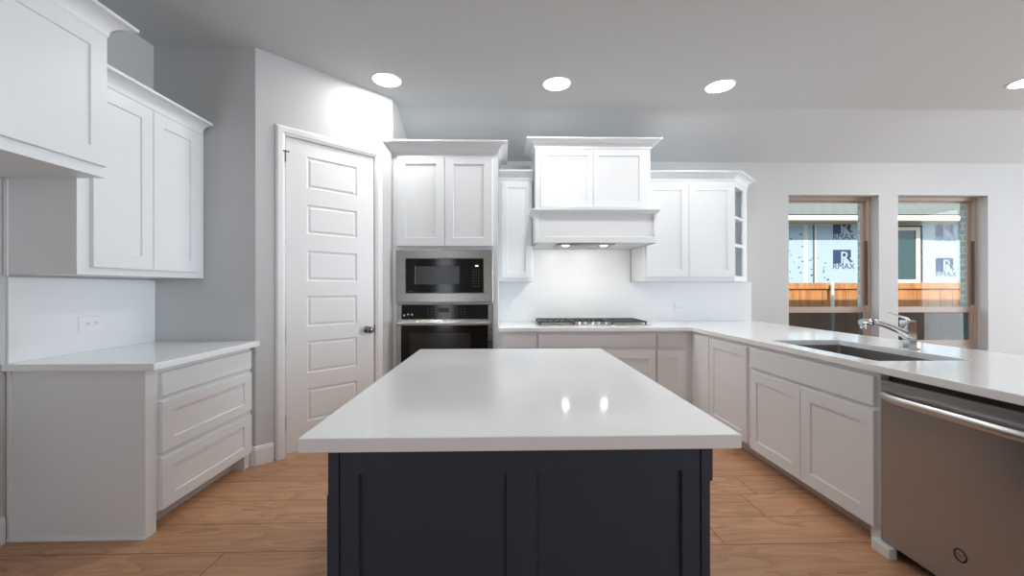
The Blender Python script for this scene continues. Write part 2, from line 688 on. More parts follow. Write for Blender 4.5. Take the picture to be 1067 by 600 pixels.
bm = bmesh.new()
box(bm, XL - TH, XL, YR, PC0[1] + 0.02, 0, CZ + 0.05)
struct('wall_left', bm, M['wall'], 'grey painted left wall behind the wall cabinets', 'wall')

WZ0, WZ1 = 0.55, 2.387
W1, W2 = (3.35, 4.43), (4.66, 5.75)
bm = bmesh.new()
for x0, x1, z0, z1 in ((PC1[0] - 0.8, W1[0], 0, SLZ + 0.06), (W1[1], W2[0], 0, SLZ + 0.06), (W2[1], XR + TH, 0, SLZ + 0.06),
                       (W1[0], W1[1], 0, WZ0), (W2[0], W2[1], 0, WZ0),
                       (W1[0], W1[1], WZ1, SLZ + 0.06), (W2[0], W2[1], WZ1, SLZ + 0.06)):
    box(bm, x0, x1, YB, YB + 0.17, z0, z1)
struct('wall_back', bm, M['wall'], 'light grey painted back wall with two windows', 'wall')

bm = bmesh.new()
box(bm, XL - TH, PC0[0] + 0.001, PC0[1], PC0[1] + 0.1, 0, CZ + 0.05)
struct('wall_pantry_side', bm, M['wall'], 'grey wall at the end of the short left worktop', 'wall')

bm = bmesh.new()
box(bm, PC1[0] - 0.1, PC1[0], PC1[1], YB, 0, CZ + 0.05)
struct('wall_pantry_return', bm, M['wall'], 'narrow wall return beside the tall oven cabinet', 'wall')

DG = struct_empty('wall_pantry', (PC0[0], PC0[1], 0), PI / 4, 'angled grey pantry wall that holds the white door', 'wall')
DL = math.hypot(PC1[0] - PC0[0], PC1[1] - PC0[1])
DS, DW_, DH = 0.2025, 0.734, 2.475       # door position along the angled wall, width, height
bm = bmesh.new()
box(bm, 0, DS - 0.02, 0, 0.1, 0, CZ + 0.05)
box(bm, DS + DW_ + 0.02, DL, 0, 0.1, 0, CZ + 0.05)
box(bm, DS - 0.02, DS + DW_ + 0.02, 0, 0.1, DH + 0.02, CZ + 0.05)
obj('wall_face', bm, M['wall'], DG)

bm = bmesh.new()        # right wall with a wide glazed opening
box(bm, XR, XR + TH, YR, 0.70, 0, CZ + 0.05)
box(bm, XR, XR + TH, 3.34, YB + 0.1, 0, CZ + 0.05)
box(bm, XR, XR + TH, 0.70, 3.34, 2.94, CZ + 0.05)
box(bm, XR, XR + TH, 0.70, 3.34, 0, 0.1)
struct('wall_right', bm, M['wall'], 'grey far right wall with a wide glazed opening', 'wall')
bm = bmesh.new()        # rear wall: narrow entry, plus a wide opening added for fill light
box(bm, XL - TH, -2.02, YR - TH, YR, 0, CZ + 0.05)
box(bm, -1.53, 2.4, YR - TH, YR, 0, CZ + 0.05)
box(bm, 6.0, XR + TH, YR - TH, YR, 0, CZ + 0.05)
box(bm, -2.02, -1.53, YR - TH, YR, 2.47, CZ + 0.05)
box(bm, 2.4, 6.0, YR - TH, YR, 2.5, CZ + 0.05)
struct('wall_rear', bm, M['wall'], 'grey rear wall behind the camera with a glazed entry and an added fill opening', 'wall')
bm = bmesh.new()
box(bm, XL - 1, XR + 1, -10.5, YR - TH - 0.01, 2.75, 2.9)  # unseen slab added to keep the sun out of the rear openings
struct('rear_sun_block', bm, M['roof'], 'added slab outside the rear wall that blocks the sun', 'roof')
bm = bmesh.new()
box(bm, XL - 1.5, XR + 1.5, YB + 0.13, 5.42, 2.70, 2.84)
struct('roof_eave', bm, M['roof'], 'eave of this house above the windows', 'roof')

# outside brick skin with slightly smaller window openings
bm = bmesh.new()
B1, B2 = (3.33, 4.425), (4.64, 5.735)
for x0, x1, z0, z1 in ((-3, B1[0], -0.5, 2.7), (B1[1], B2[0], -0.5, 2.7), (B2[1], XR, -0.5, 2.7),
                       (B1[0], B1[1], -0.5, 0.48), (B2[0], B2[1], -0.5, 0.48), (B1[0], B1[1], 2.40, 2.7), (B2[0], B2[1], 2.40, 2.7)):
    box(bm, x0, x1, 4.93, 5.03, z0, z1)
struct('wall_outside', bm, M['brick'], 'pale brick outer skin seen at the window edges', 'wall')

# baseboards
def base_board(name, P, dirx, length, label, rot):
    e = struct_empty(name, P, rot, label, 'baseboard')
    bm = bmesh.new()
    prof = [(0, 0), (0.016, 0), (0.016, 0.115), (0.010, 0.135), (0.004, 0.14), (0, 0.14)]
    a = [bm.verts.new((0, -o, z)) for o, z in prof]
    b = [bm.verts.new((length, -o, z)) for o, z in prof]
    bm.faces.new(a)
    bm.faces.new(list(reversed(b)))
    for i in range(len(prof)):
        j = (i + 1) % len(prof)
        bm.faces.new((a[i], b[i], b[j], a[j]))
    obj('board', bm, M['trim'], e)


base_board('baseboard_left', (XL, -4.9, 0), 0, 4.9 + 2.15, 'white baseboard along the left wall', PI / 2)
base_board('baseboard_pantry', (PC0[0] - 0.004, PC0[1] - 0.004, 0), 0, DS - 0.083, 'white baseboard left of the pantry door casing', PI / 4)
base_board('baseboard_pantry_side', (-1.848, PC0[1], 0), 0, 0.034, 'short white baseboard piece beside the left drawer cabinet', 0)
base_board('baseboard_back', (2.92, YB, 0), 0, 6.5, 'white baseboard under the two windows', 0)

# ------------------------------------------------------------------ pantry door and casing
D = struct_empty('door_1', (PC0[0] + DS * math.cos(PI / 4), PC0[1] + DS * math.sin(PI / 4), 0), PI / 4,
                 'white six-panel pantry door in the angled wall', 'door')
bm = bmesh.new()
tops = [2.352, 1.970, 1.600, 1.237, 0.876, 0.495]
bots = [2.100, 1.735, 1.357, 0.992, 0.620, 0.236]
cells = [(0.158, 0.573, b, t) for b, t in zip(bots, tops)]
front(bm, 0.003, DW_ - 0.003, 0.022, DH - 0.004, 0.045, 0.040, cells,
      ((0, 0), (0.007, 0.007), (0.016, 0.009), (0.030, 0.002)), edge=0.002)
obj('slab', bm, M['trim'], D)
for z in (2.29, 1.60, 0.93, 0.26):
    bm = bmesh.new()
    tube(bm, [(-0.004, -0.006, z - 0.055), (-0.004, -0.006, z + 0.055)], 0.0065, 10)
    lathe(bm, [(0.001, z + 0.055), (0.008, z + 0.057), (0.004, z + 0.066)], (-0.004, -0.006, 0), seg=10)
    obj('hinge', bm, M['nickel'], D, smooth=True)
bm = bmesh.new()     # hinge-pin stop at the top hinge
tube(bm, [(-0.030, -0.012, 2.352), (0.022, -0.018, 2.352)], 0.006, 8)
tube(bm, [(-0.004, -0.009, 2.36), (-0.004, -0.009, 2.27)], 0.006, 8)
obj('hinge_stop', bm, M['bronze'], D, smooth=True)
bm = bmesh.new()
lathe(bm, [(0.001, 0.004), (0.032, 0.003), (0.032, -0.004), (0.016, -0.010), (0.012, -0.030), (0.018, -0.038), (0.029, -0.048), (0.031, -0.060), (0.026, -0.072), (0.012, -0.078)],
      (0.665, 0.004, 0.932), axis='Y', seg=24)
obj('knob', bm, M['bronze'], D, smooth=True, label='round dark nickel door knob')
BX('strike_plate', M['bronze'], (DW_ + 0.001, DW_ + 0.014, -0.0015, 0.004, 0.89, 0.97), D)

TR = struct_empty('trim_1', (PC0[0], PC0[1], 0), PI / 4, 'white moulded casing around the pantry door', 'trim')
prof = [(0.0, 0.0), (0.0, 0.011), (0.010, 0.013), (0.018, 0.019), (0.050, 0.021), (0.060, 0.016), (0.066, 0.010), (0.068, 0.0)]
bm = bmesh.new()
xa, xb, zt = DS - 0.006, DS + DW_ + 0.006, DH + 0.004
rings = []
for (x, z, ox, oz) in ((xa, 0.0, -1, 0), (xa, zt, -1, 1), (xb, zt, 1, 1), (xb, 0.0, 1, 0)):
    rings.append([bm.verts.new((x + ox * w, -h, z + oz * w)) for w, h in prof])
for i in range(3):
    for j in range(len(prof)):
        k = (j + 1) % len(prof)
        bm.faces.new((rings[i][j], rings[i][k], rings[i + 1][k], rings[i + 1][j]))
bm.faces.new(rings[0])
bm.faces.new(list(reversed(rings[3])))
obj('casing', bm, M['trim'], TR)
bm = bmesh.new()
box(bm, DS - 0.02, DS - 0.001, 0, 0.1, 0, DH + 0.02)
box(bm, DS + DW_ + 0.001, DS + DW_ + 0.02, 0, 0.1, 0, DH + 0.02)
box(bm, DS - 0.001, DS + DW_ + 0.001, 0, 0.1, DH + 0.001, DH + 0.02)
obj('jamb', bm, M['trim'], TR)

# ------------------------------------------------------------------ cabinet helpers


def carcass(parent, w, depth, z0, z1, kick=0.0, kick_in=0.075, mat_=None, foot_l=0.0, foot_r=0.0):
    """solid-looking carcass with face frame; front face at y=0, body behind"""
    bm = bmesh.new()
    box(bm, 0, w, 0, depth, z0, z1, bev=0.0 if (foot_l or foot_r) else 0.0015)
    if foot_l:
        box(bm, 0, foot_l, 0, depth, 0.0, z0)
    if foot_r:
        box(bm, w - foot_r, w, 0, depth, 0.0, z0)
    o = obj('body', bm, mat_ or M['cab'], parent)
    if kick:
        BX('toe_kick', M['kick'] if mat_ is None else mat_, (foot_l, w - foot_r, kick_in, kick_in + 0.015, 0, z0), parent)
    return o


def door(parent, x0, x1, z0, z1, stile=0.075, name='door', m=None, y=0.0):
    bm = bmesh.new()
    shaker(bm, x0, x1, z0, z1, y, 0.022, stile)
    return obj(name, bm, m or M['cab'], parent)


def slab(parent, x0, x1, z0, z1, name='drawer', m=None):
    bm = bmesh.new()
    front(bm, x0, x1, z0, z1, 0.0, 0.022, edge=0.003)
    return obj(name, bm, m or M['cab'], parent)


def crown(parent, path, z0, out, h):
    bm = bmesh.new()
    sweep(bm, path, crown_prof(out, h), z0)
    return obj('crown_moulding', bm, M['cab'], parent)


def drawer(parent, x0, x1, z0, z1, stile, rail, m=None):
    bm = bmesh.new()
    front(bm, x0, x1, z0, z1, 0.0, 0.022, [(x0 + stile, x1 - stile, z0 + rail, z1 - rail)], ((0, 0), (0.003, 0.009)))
    return obj('drawer', bm, m or M['cab'], parent)


# ------------------------------------------------------------------ island
ISL = thing('island_cabinet', 'navy blue shaker island base under the central white worktop', 'cabinet', (0, 0, 0))
bm = bmesh.new()
box(bm, -0.452, 0.546, 1.135, 2.545, 0.10, 0.874)
box(bm, -0.40, 0.50, 1.16, 2.48, 0.0, 0.11)
obj('body', bm, M['navy'], ISL)
bm = bmesh.new()
front(bm, -0.434, 0.533, 0.0, 0.874, 1.135, 0.035, [(-0.384, 0.009, 0.13, 0.803), (0.089, 0.484, 0.13, 0.803)], ((0, 0), (0.004, 0.012)))
obj('end_panel', bm, M['navy'], ISL)
BX('corner_stile', M['navy'], (-0.464, -0.4355, 1.098, 1.135, 0.0, 0.874), ISL, 0.002)
BX('corner_stile', M['navy'], (0.5345, 0.559, 1.098, 1.135, 0.0, 0.874), ISL, 0.002)
for side in (-1, 1):
    for k in range(3):
        y0 = 1.15 + k * 0.466
        for z0, z1, nm in ((0.750, 0.862, 'drawer'), (0.115, 0.722, 'door')):
            th = {(-1, 'drawer'): 0.017, (-1, 'door'): 0.036, (1, 'drawer'): 0.047, (1, 'door'): 0.022}[side, nm]
            bm = bmesh.new()
            if nm == 'drawer':
                front(bm, 0, 0.456, z0, z1, 0.0, th, edge=0.003)
            else:
                shaker(bm, 0, 0.456, z0, z1, 0.0, th, 0.075)
            if side < 0:
                mx = Matrix.Translation((-0.453, y0 + 0.456, 0)) @ Matrix.Rotation(-PI / 2, 4, 'Z')
            else:
                mx = Matrix.Translation((0.547, y0, 0)) @ Matrix.Rotation(PI / 2, 4, 'Z')
            bmesh.ops.transform(bm, matrix=mx, verts=bm.verts)
            obj(nm, bm, M['navy'], ISL)
bm = bmesh.new()
box(bm, -0.524, 0.622, 1.0575, 2.602, 0.8765, 0.914, bev=0.003)
tag(obj('island_worktop', bm, M['quartz']), 'long white quartz worktop on the navy island', 'worktop')

# ------------------------------------------------------------------ left drawer cabinet, worktop, backsplash
LB = thing('drawer_cabinet', 'white three-drawer base cabinet under the short left worktop', 'cabinet', (-1.852, 2.17, 0), PI / 2)
carcass(LB, 0.884, 0.694, 0.10, 0.874, kick=1, kick_in=0.09, foot_l=0.066, foot_r=0.07)
drawer(LB, 0.080, 0.866, 0.107, 0.383, 0.085, 0.062)
drawer(LB, 0.080, 0.866, 0.414, 0.690, 0.085, 0.062)
slab(LB, 0.080, 0.866, 0.718, 0.846)
BX('shoe_moulding', M['trim'], (-0.012, 0.0, -0.004, 0.694, 0, 0.014), LB, 0.003)
BX('scribe_moulding', M['trim'], (-0.008, 0.0, 0.672, 0.692, 0.014, 0.874), LB, 0.002)
bm = bmesh.new()
box(bm, XL + 0.002, -1.784, 2.142, 3.057, 0.8765, 0.914, bev=0.003)
tag(obj('side_worktop', bm, M['quartz']), 'short white quartz worktop on the left drawer cabinet', 'worktop')
bm = bmesh.new()
box(bm, XL + 0.001, XL + 0.012, 2.166, 3.057, 0.9145, 1.358)
tag(obj('side_backsplash', bm, M['splash_side']), 'plain white backsplash above the short left worktop', 'backsplash')

# ------------------------------------------------------------------ left upper cabinets
LU = thing('wall_cabinet', 'white two-door wall cabinet above the short left worktop', 'cabinet', (-2.187, 2.158, 0), PI / 2)
carcass(LU, 0.857, 0.36, 1.372, 2.425)
door(LU, 0.064, 0.437, 1.412, 2.402, 0.078)
door(LU, 0.441, 0.822, 1.412, 2.402, 0.078)
crown(LU, [(0.012, 0), (0.875, 0)], 2.412, 0.082, 0.082)
BX('filler_strip', M['cab'], (0.857, 0.899, 0.004, 0.024, 1.372, 2.425), LU)
BX('scribe_moulding', M['trim'], (-0.008, -0.0005, 0.338, 0.360, 1.362, 1.86), LU, 0.002)

FU = thing('wall_cabinet', 'large deep white wall cabinet at top left corner over the refrigerator space', 'cabinet', (-2.042, 0.90, 0), PI / 2)
carcass(FU, 1.258, 0.506, 1.865, 2.60)
door(FU, 0.03, 0.632, 1.918, 2.582, 0.084)
door(FU, 0.636, 1.245, 1.918, 2.582, 0.084)
crown(FU, [(0.0, 0.3), (0, 0), (1.258, 0), (1.258, 0.125)], 2.592, 0.092, 0.092)

# ------------------------------------------------------------------ tall oven cabinet
TX, TY = -1.024, 3.852
TW = 0.978
TC = thing('oven_cabinet', 'tall white cabinet housing the microwave and wall oven', 'cabinet', (TX, TY, 0))
bm = bmesh.new()
box(bm, 0, TW, 0, YB - TY - 0.002, 0.10, 0.40)
box(bm, 0, 0.045, 0, YB - TY - 0.002, 0.39, 1.68)
box(bm, TW - 0.045, TW, 0, YB - TY - 0.002, 0.39, 1.68)
box(bm, 0.045, TW - 0.045, 0, YB - TY - 0.002, 1.656, 1.68)
box(bm, 0.045, TW - 0.045, 0, 0.5, 1.150, 1.163)
box(bm, 0.045, TW - 0.045, 0.58, 0.6, 0.39, 1.66)
box(bm, 0, TW, 0, YB - TY - 0.002, 1.675, 2.58, bev=0.0015)
obj('body', bm, M['cab'], TC)
BX('toe_kick', M['kick'], (0, TW, 0.075, 0.09, 0, 0.1), TC)
door(TC, 0.043, 0.4815, 1.690, 2.532, 0.078)
door(TC, 0.4855, 0.928, 1.690, 2.532, 0.078)
slab(TC, 0.043, 0.928, 0.12, 0.385)
crown(TC, [(0.0, 0.0), (TW, 0.0), (TW, 0.60)], 2.566, 0.092, 0.088)
bm = bmesh.new()     # short mitred piece of crown dying into the angled wall
sweep(bm, [(-0.001, 0.012), (0.0, 0.0), (0.02, 0.0)], crown_prof(0.075, 0.088), 2.566)
for v in bm.verts:      # trimmed along the angled wall
    v.co.y = min(v.co.y, v.co.x + TX - TY + (PC0[1] - PC0[0]) - 0.002)
obj('crown_moulding', bm, M['cab'], TC)

# microwave (stands in the cabinet)
MW = thing('microwave', 'built-in stainless framed microwave with black glass front above the oven', 'microwave', (TX, TY, 0))
ox = -TX
bm = bmesh.new()
a0, a1, c0, c1 = -0.988 + ox, -0.094 + ox, 1.168, 1.652
g0, g1, h0, h1 = -0.902 + ox, -0.176 + ox, 1.249, 1.578
front(bm, a0, a1, c0, c1, -0.001, 0.030, [(g0, g1, h0, h1)], ((0, 0), (0.004, 0.012)), edge=0.003)
obj('trim_frame', bm, M['steel'], MW)
BX('oven_box', M['slot'], (a0 + 0.05, a1 - 0.05, 0.0, 0.45, 1.17, 1.64), MW)
bm = bmesh.new()
front(bm, g0 + 0.006, g1 - 0.006, h0 + 0.006, h1 - 0.006, -0.018, 0.008, [(-0.815 + ox, -0.400 + ox, 1.335, 1.506)], ((0, 0), (0.002, 0.002)), edge=0.002)
dr = obj('door', bm, M['blackglass'], MW, label='black glass microwave door')
BX('window', M['mwwin'], (-0.812 + ox, -0.403 + ox, -0.0246, -0.0235, 1.338, 1.503), dr)
BX('display', M['display'], (-0.258 + ox, -0.228 + ox, -0.0272, -0.0258, 1.498, 1.512), MW)
for r in range(7):
    for c in range(3):
        xx, zz = -0.284 + ox + c * 0.027, 1.468 - r * 0.026
        BX('button', M['grey'], (xx, xx + 0.012, -0.0272, -0.0258, zz, zz + 0.006), MW)
bm = bmesh.new()
for k, w in enumerate((0.010, 0.016, 0.012)):
    box(bm, -0.885 + ox + k * 0.019, -0.885 + ox + k * 0.019 + w, -0.0272, -0.0258, 1.267, 1.272)
obj('badge', bm, M['grey'], MW)

# wall oven
OV = thing('built_in_oven', 'black glass and stainless wall oven below the microwave', 'oven', (TX, TY, 0))
bm = bmesh.new()
box(bm, -0.985 + ox, -0.095 + ox, -0.018, -0.001, 0.405, 1.147, bev=0.002)
box(bm, -0.975 + ox, -0.105 + ox, -0.002, 0.55, 0.41, 1.145)
obj('body', bm, M['steel'], OV)
cp = BX('control_panel', M['blackglass'], (-0.940 + ox, -0.138 + ox, -0.026, -0.018, 1.010, 1.144), OV, 0.001)
BX('display', M['slot'], (-0.60 + ox, -0.50 + ox, -0.0270, -0.0262, 1.075, 1.118), cp)
for xx, zz in ((-0.922, 1.041), (-0.886, 1.049), (-0.850, 1.047)):
    BX('indicator', M['lightprint'], (xx + ox, xx + 0.016 + ox, -0.0270, -0.0262, zz, zz + 0.014), cp)
for k in range(11):
    if k in (4, 5, 6):
        continue
    xx = -0.70 + k * 0.034
    for zz in (1.055, 1.080, 1.105):
        BX('button', M['grey'], (xx + ox, xx + 0.008 + ox, -0.0270, -0.0262, zz, zz + 0.006), cp)
bm = bmesh.new()
front(bm, -0.985 + ox, -0.095 + ox, 0.43, 1.000, -0.0185, 0.030, [(-0.940 + ox, -0.138 + ox, 0.50, 0.957)], ((0, 0), (0.002, 0.003)), edge=0.002)
od = obj('door', bm, M['steel'], OV)
BX('glass', M['blackglass'], (-0.938 + ox, -0.140 + ox, -0.0475, -0.046, 0.502, 0.955), od)
BX('window', M['ovenglass'], (-0.86 + ox, -0.30 + ox, -0.0485, -0.0476, 0.56, 0.885), od)
bm = bmesh.new()
tube(bm, [(-0.965 + ox, -0.085, 0.978), (-0.115 + ox, -0.085, 0.978)], 0.013, 14)
for xx in (-0.93, -0.15):
    tube(bm, [(xx + ox, -0.046, 0.978), (xx + ox, -0.085, 0.978)], 0.010, 10)
obj('handle', bm, M['barsteel'], od, smooth=True)

# ------------------------------------------------------------------ upper cabinets on the back wall
UY = 4.342
UD = YB - UY - 0.002
NU = thing('wall_cabinet', 'narrow white single-door wall cabinet between oven cabinet and range hood', 'cabinet', (-0.043, UY, 0))
carcass(NU, 0.362, UD, 1.368, 2.45)
door(NU, 0.028, 0.347, 1.407, 2.416, 0.062)
crown(NU, [(0.0, 0.0), (0.362, 0.0)], 2.436, 0.085, 0.092)

RU = thing('wall_cabinet', 'white two-door wall cabinet right of the range hood', 'cabinet', (1.487, UY, 0))
carcass(RU, 0.988, UD, 1.368, 2.45)
door(RU, 0.034, 0.488, 1.414, 2.410, 0.075)
door(RU, 0.492, 0.982, 1.414, 2.410, 0.075)
crown(RU, [(0.0, 0.0), (0.988, 0.0), (0.988 + 0.34, 0.34), (0.988 + 0.34, 0.40)], 2.436, 0.085, 0.092)

ES = thing('corner_shelf', 'open angled white end shelf with three niches beside the left window', 'shelf', (2.477, UY, 0), 0)
bm = bmesh.new()
a45 = PI / 4


def on45(bm0):
    bmesh.ops.transform(bm0, matrix=Matrix.Rotation(a45, 4, 'Z'), verts=bm0.verts)


FWID = 0.340 * math.sqrt(2)
box(bm, 0.0, 0.022, 0.0, 0.018, 1.368, 2.45)
box(bm, 0.335, FWID, 0.0, 0.018, 1.368, 2.45)
box(bm, 0.022, 0.335, 0.0, 0.018, 1.368, 1.425)
box(bm, 0.022, 0.335, 0.0, 0.018, 2.385, 2.45)
box(bm, 0.022, 0.335, 0.0, 0.018, 2.045, 2.070)
box(bm, 0.022, 0.335, 0.0, 0.018, 1.742, 1.775)
on45(bm)
obj('face_frame', bm, M['cab'], ES)
tri = [(0.004, 0.03), (0.32, 0.345), (0.32, 0.396), (0.004, 0.396)]
for z0, z1 in ((1.37, 1.41), (1.745, 1.772), (2.046, 2.068), (2.40, 2.448)):
    bm = bmesh.new()
    prism(bm, tri, z0, z1)
    obj('shelf', bm, M['cab'], ES)
bm = bmesh.new()
box(bm, 0.004, 0.33, 0.388, 0.399, 1.369, 2.449)
obj('back_panel', bm, M['cab'], ES)
bm = bmesh.new()
box(bm, 0.325, 0.340, 0.338, 0.399, 1.369, 2.449)
obj('end_stile', bm, M['cab'], ES)

# range hood cabinet
HX0, HX1, HY = 0.327, 1.484, 4.10
HC = thing('hood_cabinet', 'white hood cabinet with two small doors and boxed valance over the cooktop', 'cabinet', (HX0, HY, 0))
HWD = HX1 - HX0
carcass(HC, HWD, YB - HY - 0.003, 2.05, 2.70)
door(HC, 0.050, 0.573, 2.104, 2.672, 0.055)
door(HC, 0.577, 1.094, 2.104, 2.672, 0.055)
crown(HC, [(0, 0.42), (0, 0), (HWD, 0), (HWD, 0.42)], 2.688, 0.092, 0.090)
bm = bmesh.new()
box(bm, -0.010, HWD + 0.030, -0.075, UY - HY - 0.004, 1.743, 1.765)         # underside
front(bm, -0.012, HWD + 0.032, 1.743, 2.035, -0.048, 0.026, [(0.018, HWD + 0.008, 1.800, 2.034)], ((0, 0), (0.003, 0.012)))
box(bm, -0.012, 0.006, -0.05, UY - HY - 0.004, 1.743, 2.035)
box(bm, HWD + 0.012, HWD + 0.032, -0.05, UY - HY - 0.004, 1.743, 2.035)
box(bm, 0.0, HWD, UY - HY - 0.004, YB - HY - 0.003, 1.743, 2.06)
obj('valance', bm, M['cab'], HC)
bm = bmesh.new()
sweep(bm, [(-0.012, UY - HY - 0.004), (-0.012, -0.074), (HWD + 0.032, -0.074), (HWD + 0.032, UY - HY - 0.004)],
      [(-0.10, 0), (0.010, 0), (0.014, 0.012), (0.030, 0.022), (0.034, 0.030), (0.034, 0.042), (-0.10, 0.042)], 2.032)
obj('ledge_moulding', bm, M['cab'], HC)
HI = thing('range_hood', 'stainless hood insert with two lamps under the white valance', 'range hood', (0.83, 4.23, 0))
bm = bmesh.new()
box(bm, -0.29, 0.29, -0.16, 0.16, 1.728, 1.7425, bev=0.003)
obj('body', bm, M['steel'], HI)
for k in range(2):
    BX('filter', M['nickel'], (-0.13 + k * 0.135, -0.005 + k * 0.135, -0.11, 0.13, 1.7245, 1.7285), HI, 0.001)
for xx in (-0.195, 0.195):
    bm = bmesh.new()
    lathe(bm, [(0.001, 1.7275), (0.036, 1.7275), (0.036, 1.724), (0.028, 1.722), (0.001, 1.722)], (xx, -0.075, 0), seg=20)
    obj('lamp', bm, M['hoodlens'], HI, smooth=True)
    area('hood_light', (0.83 + xx, 4.155, 1.715), (0, 0.25, -1), 0.06, 0.06, 2.2, (1, 0.95, 0.88), 'DISK')

# ------------------------------------------------------------------ base cabinets on the back wall
BY = 4.034
BD = YB - BY - 0.003
B1c = thing('base_cabinet', 'narrow white base cabinet beside the tall oven cabinet', 'cabinet', (-0.044, BY, 0))
carcass(B1c, 0.376, BD, 0.10, 0.874, kick=1)
slab(B1c, 0.042, 0.362, 0.716, 0.838)
door(B1c, 0.042, 0.362, 0.11, 0.684)
B2c = thing('base_cabinet', 'wide white base cabinet with one long drawer front below the cooktop', 'cabinet', (0.333, BY, 0))
carcass(B2c, 1.179, BD, 0.10, 0.874, kick=1)
slab(B2c, 0.014, 1.170, 0.716, 0.838)
door(B2c, 0.014, 0.590, 0.11, 0.684)
door(B2c, 0.594, 1.170, 0.11, 0.684)
B3c = thing('base_cabinet', 'narrow white base cabinet with drawer and door at the inner corner', 'cabinet', (1.513, BY, 0))
carcass(B3c, 0.36, BD, 0.10, 0.874, kick=1)
slab(B3c, 0.010, 0.278, 0.716, 0.838)
door(B3c, 0.010, 0.278, 0.11, 0.684, 0.07)

# ------------------------------------------------------------------ peninsula base cabinets (face -X)
PXF = 1.874
PD = 0.86
PN = -PI / 2
C1 = thing('base_cabinet', 'white corner base cabinet with one tall door beside the sink cabinet', 'cabinet', (PXF, 4.03, 0), PN)
carcass(C1, 0.962, PD, 0.10, 0.874, kick=1)
door(C1, 0.375, 0.938, 0.11, 0.846, 0.075)
BX('filler_strip', M['cab'], (0.06, 0.345, -0.014, 0.0, 0.11, 0.846), C1, 0.0015)
C2 = thing('sink_cabinet', 'white sink base cabinet with false drawer front and two doors', 'cabinet', (PXF, 3.067, 0), PN)
bm = bmesh.new()
SW = 1.067
box(bm, 0, SW, 0, 0.03, 0.10, 0.874, bev=0.0015)
box(bm, 0, 0.02, 0.03, PD, 0.10, 0.874)
box(bm, SW - 0.02, SW, 0.03, PD, 0.0, 0.874)
box(bm, 0.02, SW - 0.02, 0.03, PD, 0.10, 0.12)
box(bm, 0.02, SW - 0.02, PD - 0.02, PD, 0.10, 0.874)
box(bm, SW - 0.055, SW, 0, 0.05, 0.0, 0.11)
obj('body', bm, M['cab'], C2)
BX('toe_kick', M['kick'], (0, SW - 0.055, 0.075, 0.09, 0, 0.10), C2)
slab(C2, 0.020, 1.050, 0.702, 0.850)
door(C2, 0.020, 0.542, 0.095, 0.682, 0.077)
door(C2, 0.546, 1.050, 0.095, 0.682, 0.077)
BX('foot', M['trim'], (SW - 0.012, SW + 0.085, -0.040, -0.001, 0.0, 0.052), C2, 0.003)

C3 = thing('end_panel', 'white end panel closing the peninsula beyond the dishwasher', 'panel', (PXF, 1.262, 0), PN)
bm = bmesh.new()
box(bm, 0, 0.06, 0, PD, 0.0, 0.874, bev=0.002)
obj('panel', bm, M['cab'], C3)

# dishwasher
DWR = thing('dishwasher', 'stainless steel dishwasher with bar handle at right edge', 'dishwasher', (PXF, 1.994, 0), PN)
DWW = 0.722
bm = bmesh.new()
box(bm, 0.008, DWW - 0.008, 0.03, 0.6, 0.02, 0.868)
obj('tub', bm, M['black'], DWR)
bm = bmesh.new()
front(bm, 0.006, DWW - 0.006, 0.055, 0.846, 0.03, 0.045, edge=0.006)
ddoor = obj('door', bm, M['dwsteel'], DWR)
bm = bmesh.new()     # slightly bowed bar
pts = []
for i in range(13):
    s = i / 12
    pts.append((0.020 + s * (DWW - 0.04), -0.015 - 0.048 * (1 - (2 * s - 1) ** 6), 0.772))
L_ = []
for x, y, z in pts:
    L_.append([bm.verts.new((x, y + 0.011 * math.cos(q * PI / 6), z + 0.019 * math.sin(q * PI / 6))) for q in range(12)])
for i in range(len(L_) - 1):
    for k in range(12):
        bm.faces.new((L_[i][k], L_[i][(k + 1) % 12], L_[i + 1][(k + 1) % 12], L_[i + 1][k]))
bm.faces.new(L_[0])
bm.faces.new(list(reversed(L_[-1])))
obj('handle', bm, M['barsteel'], ddoor, smooth=True)
bm = bmesh.new()
ring_o = [bm.verts.new((0.362 + 0.026 * math.cos(2 * PI * k / 32), -0.0165, 0.206 + 0.026 * math.sin(2 * PI * k / 32))) for k in range(32)]
ring_i = [bm.verts.new((0.362 + 0.021 * math.cos(2 * PI * k / 32), -0.0165, 0.206 + 0.021 * math.sin(2 * PI * k / 32))) for k in range(32)]
for k in range(32):
    bm.faces.new((ring_o[k], ring_o[(k + 1) % 32], ring_i[(k + 1) % 32], ring_i[k]))
for k in range(2):
    pp = [(0.350 + 0.016 * k + 0.0075 * math.cos(t * 0.42), -0.0165, 0.206 + 0.009 * math.sin(t * 0.42)) for t in range(14)]
    tube(bm, pp, 0.0011, 6)
bmesh.ops.solidify(bm, geom=bm.faces[:], thickness=0.0008)
obj('badge', bm, M['barsteel'], ddoor, label='round steel emblem')
BX('kick_plate', M['black'], (0.01, DWW - 0.01, 0.09, 0.10, 0.0, 0.055), DWR)

# ------------------------------------------------------------------ L-shaped worktop with sink cut-out
SX0, SX1, SY0, SY1 = 1.955, 2.465, 2.10, 2.962
xs = [-0.044, 1.838, SX0, SX1, 2.906]
ys = [1.17, SY0, SY1, 3.975, YB - 0.002]
bm = bmesh.new()
V = {}


def gvx(i, j):
    if (i, j) not in V:
        V[i, j] = bm.verts.new((xs[i], ys[j], 0.8765))
    return V[i, j]


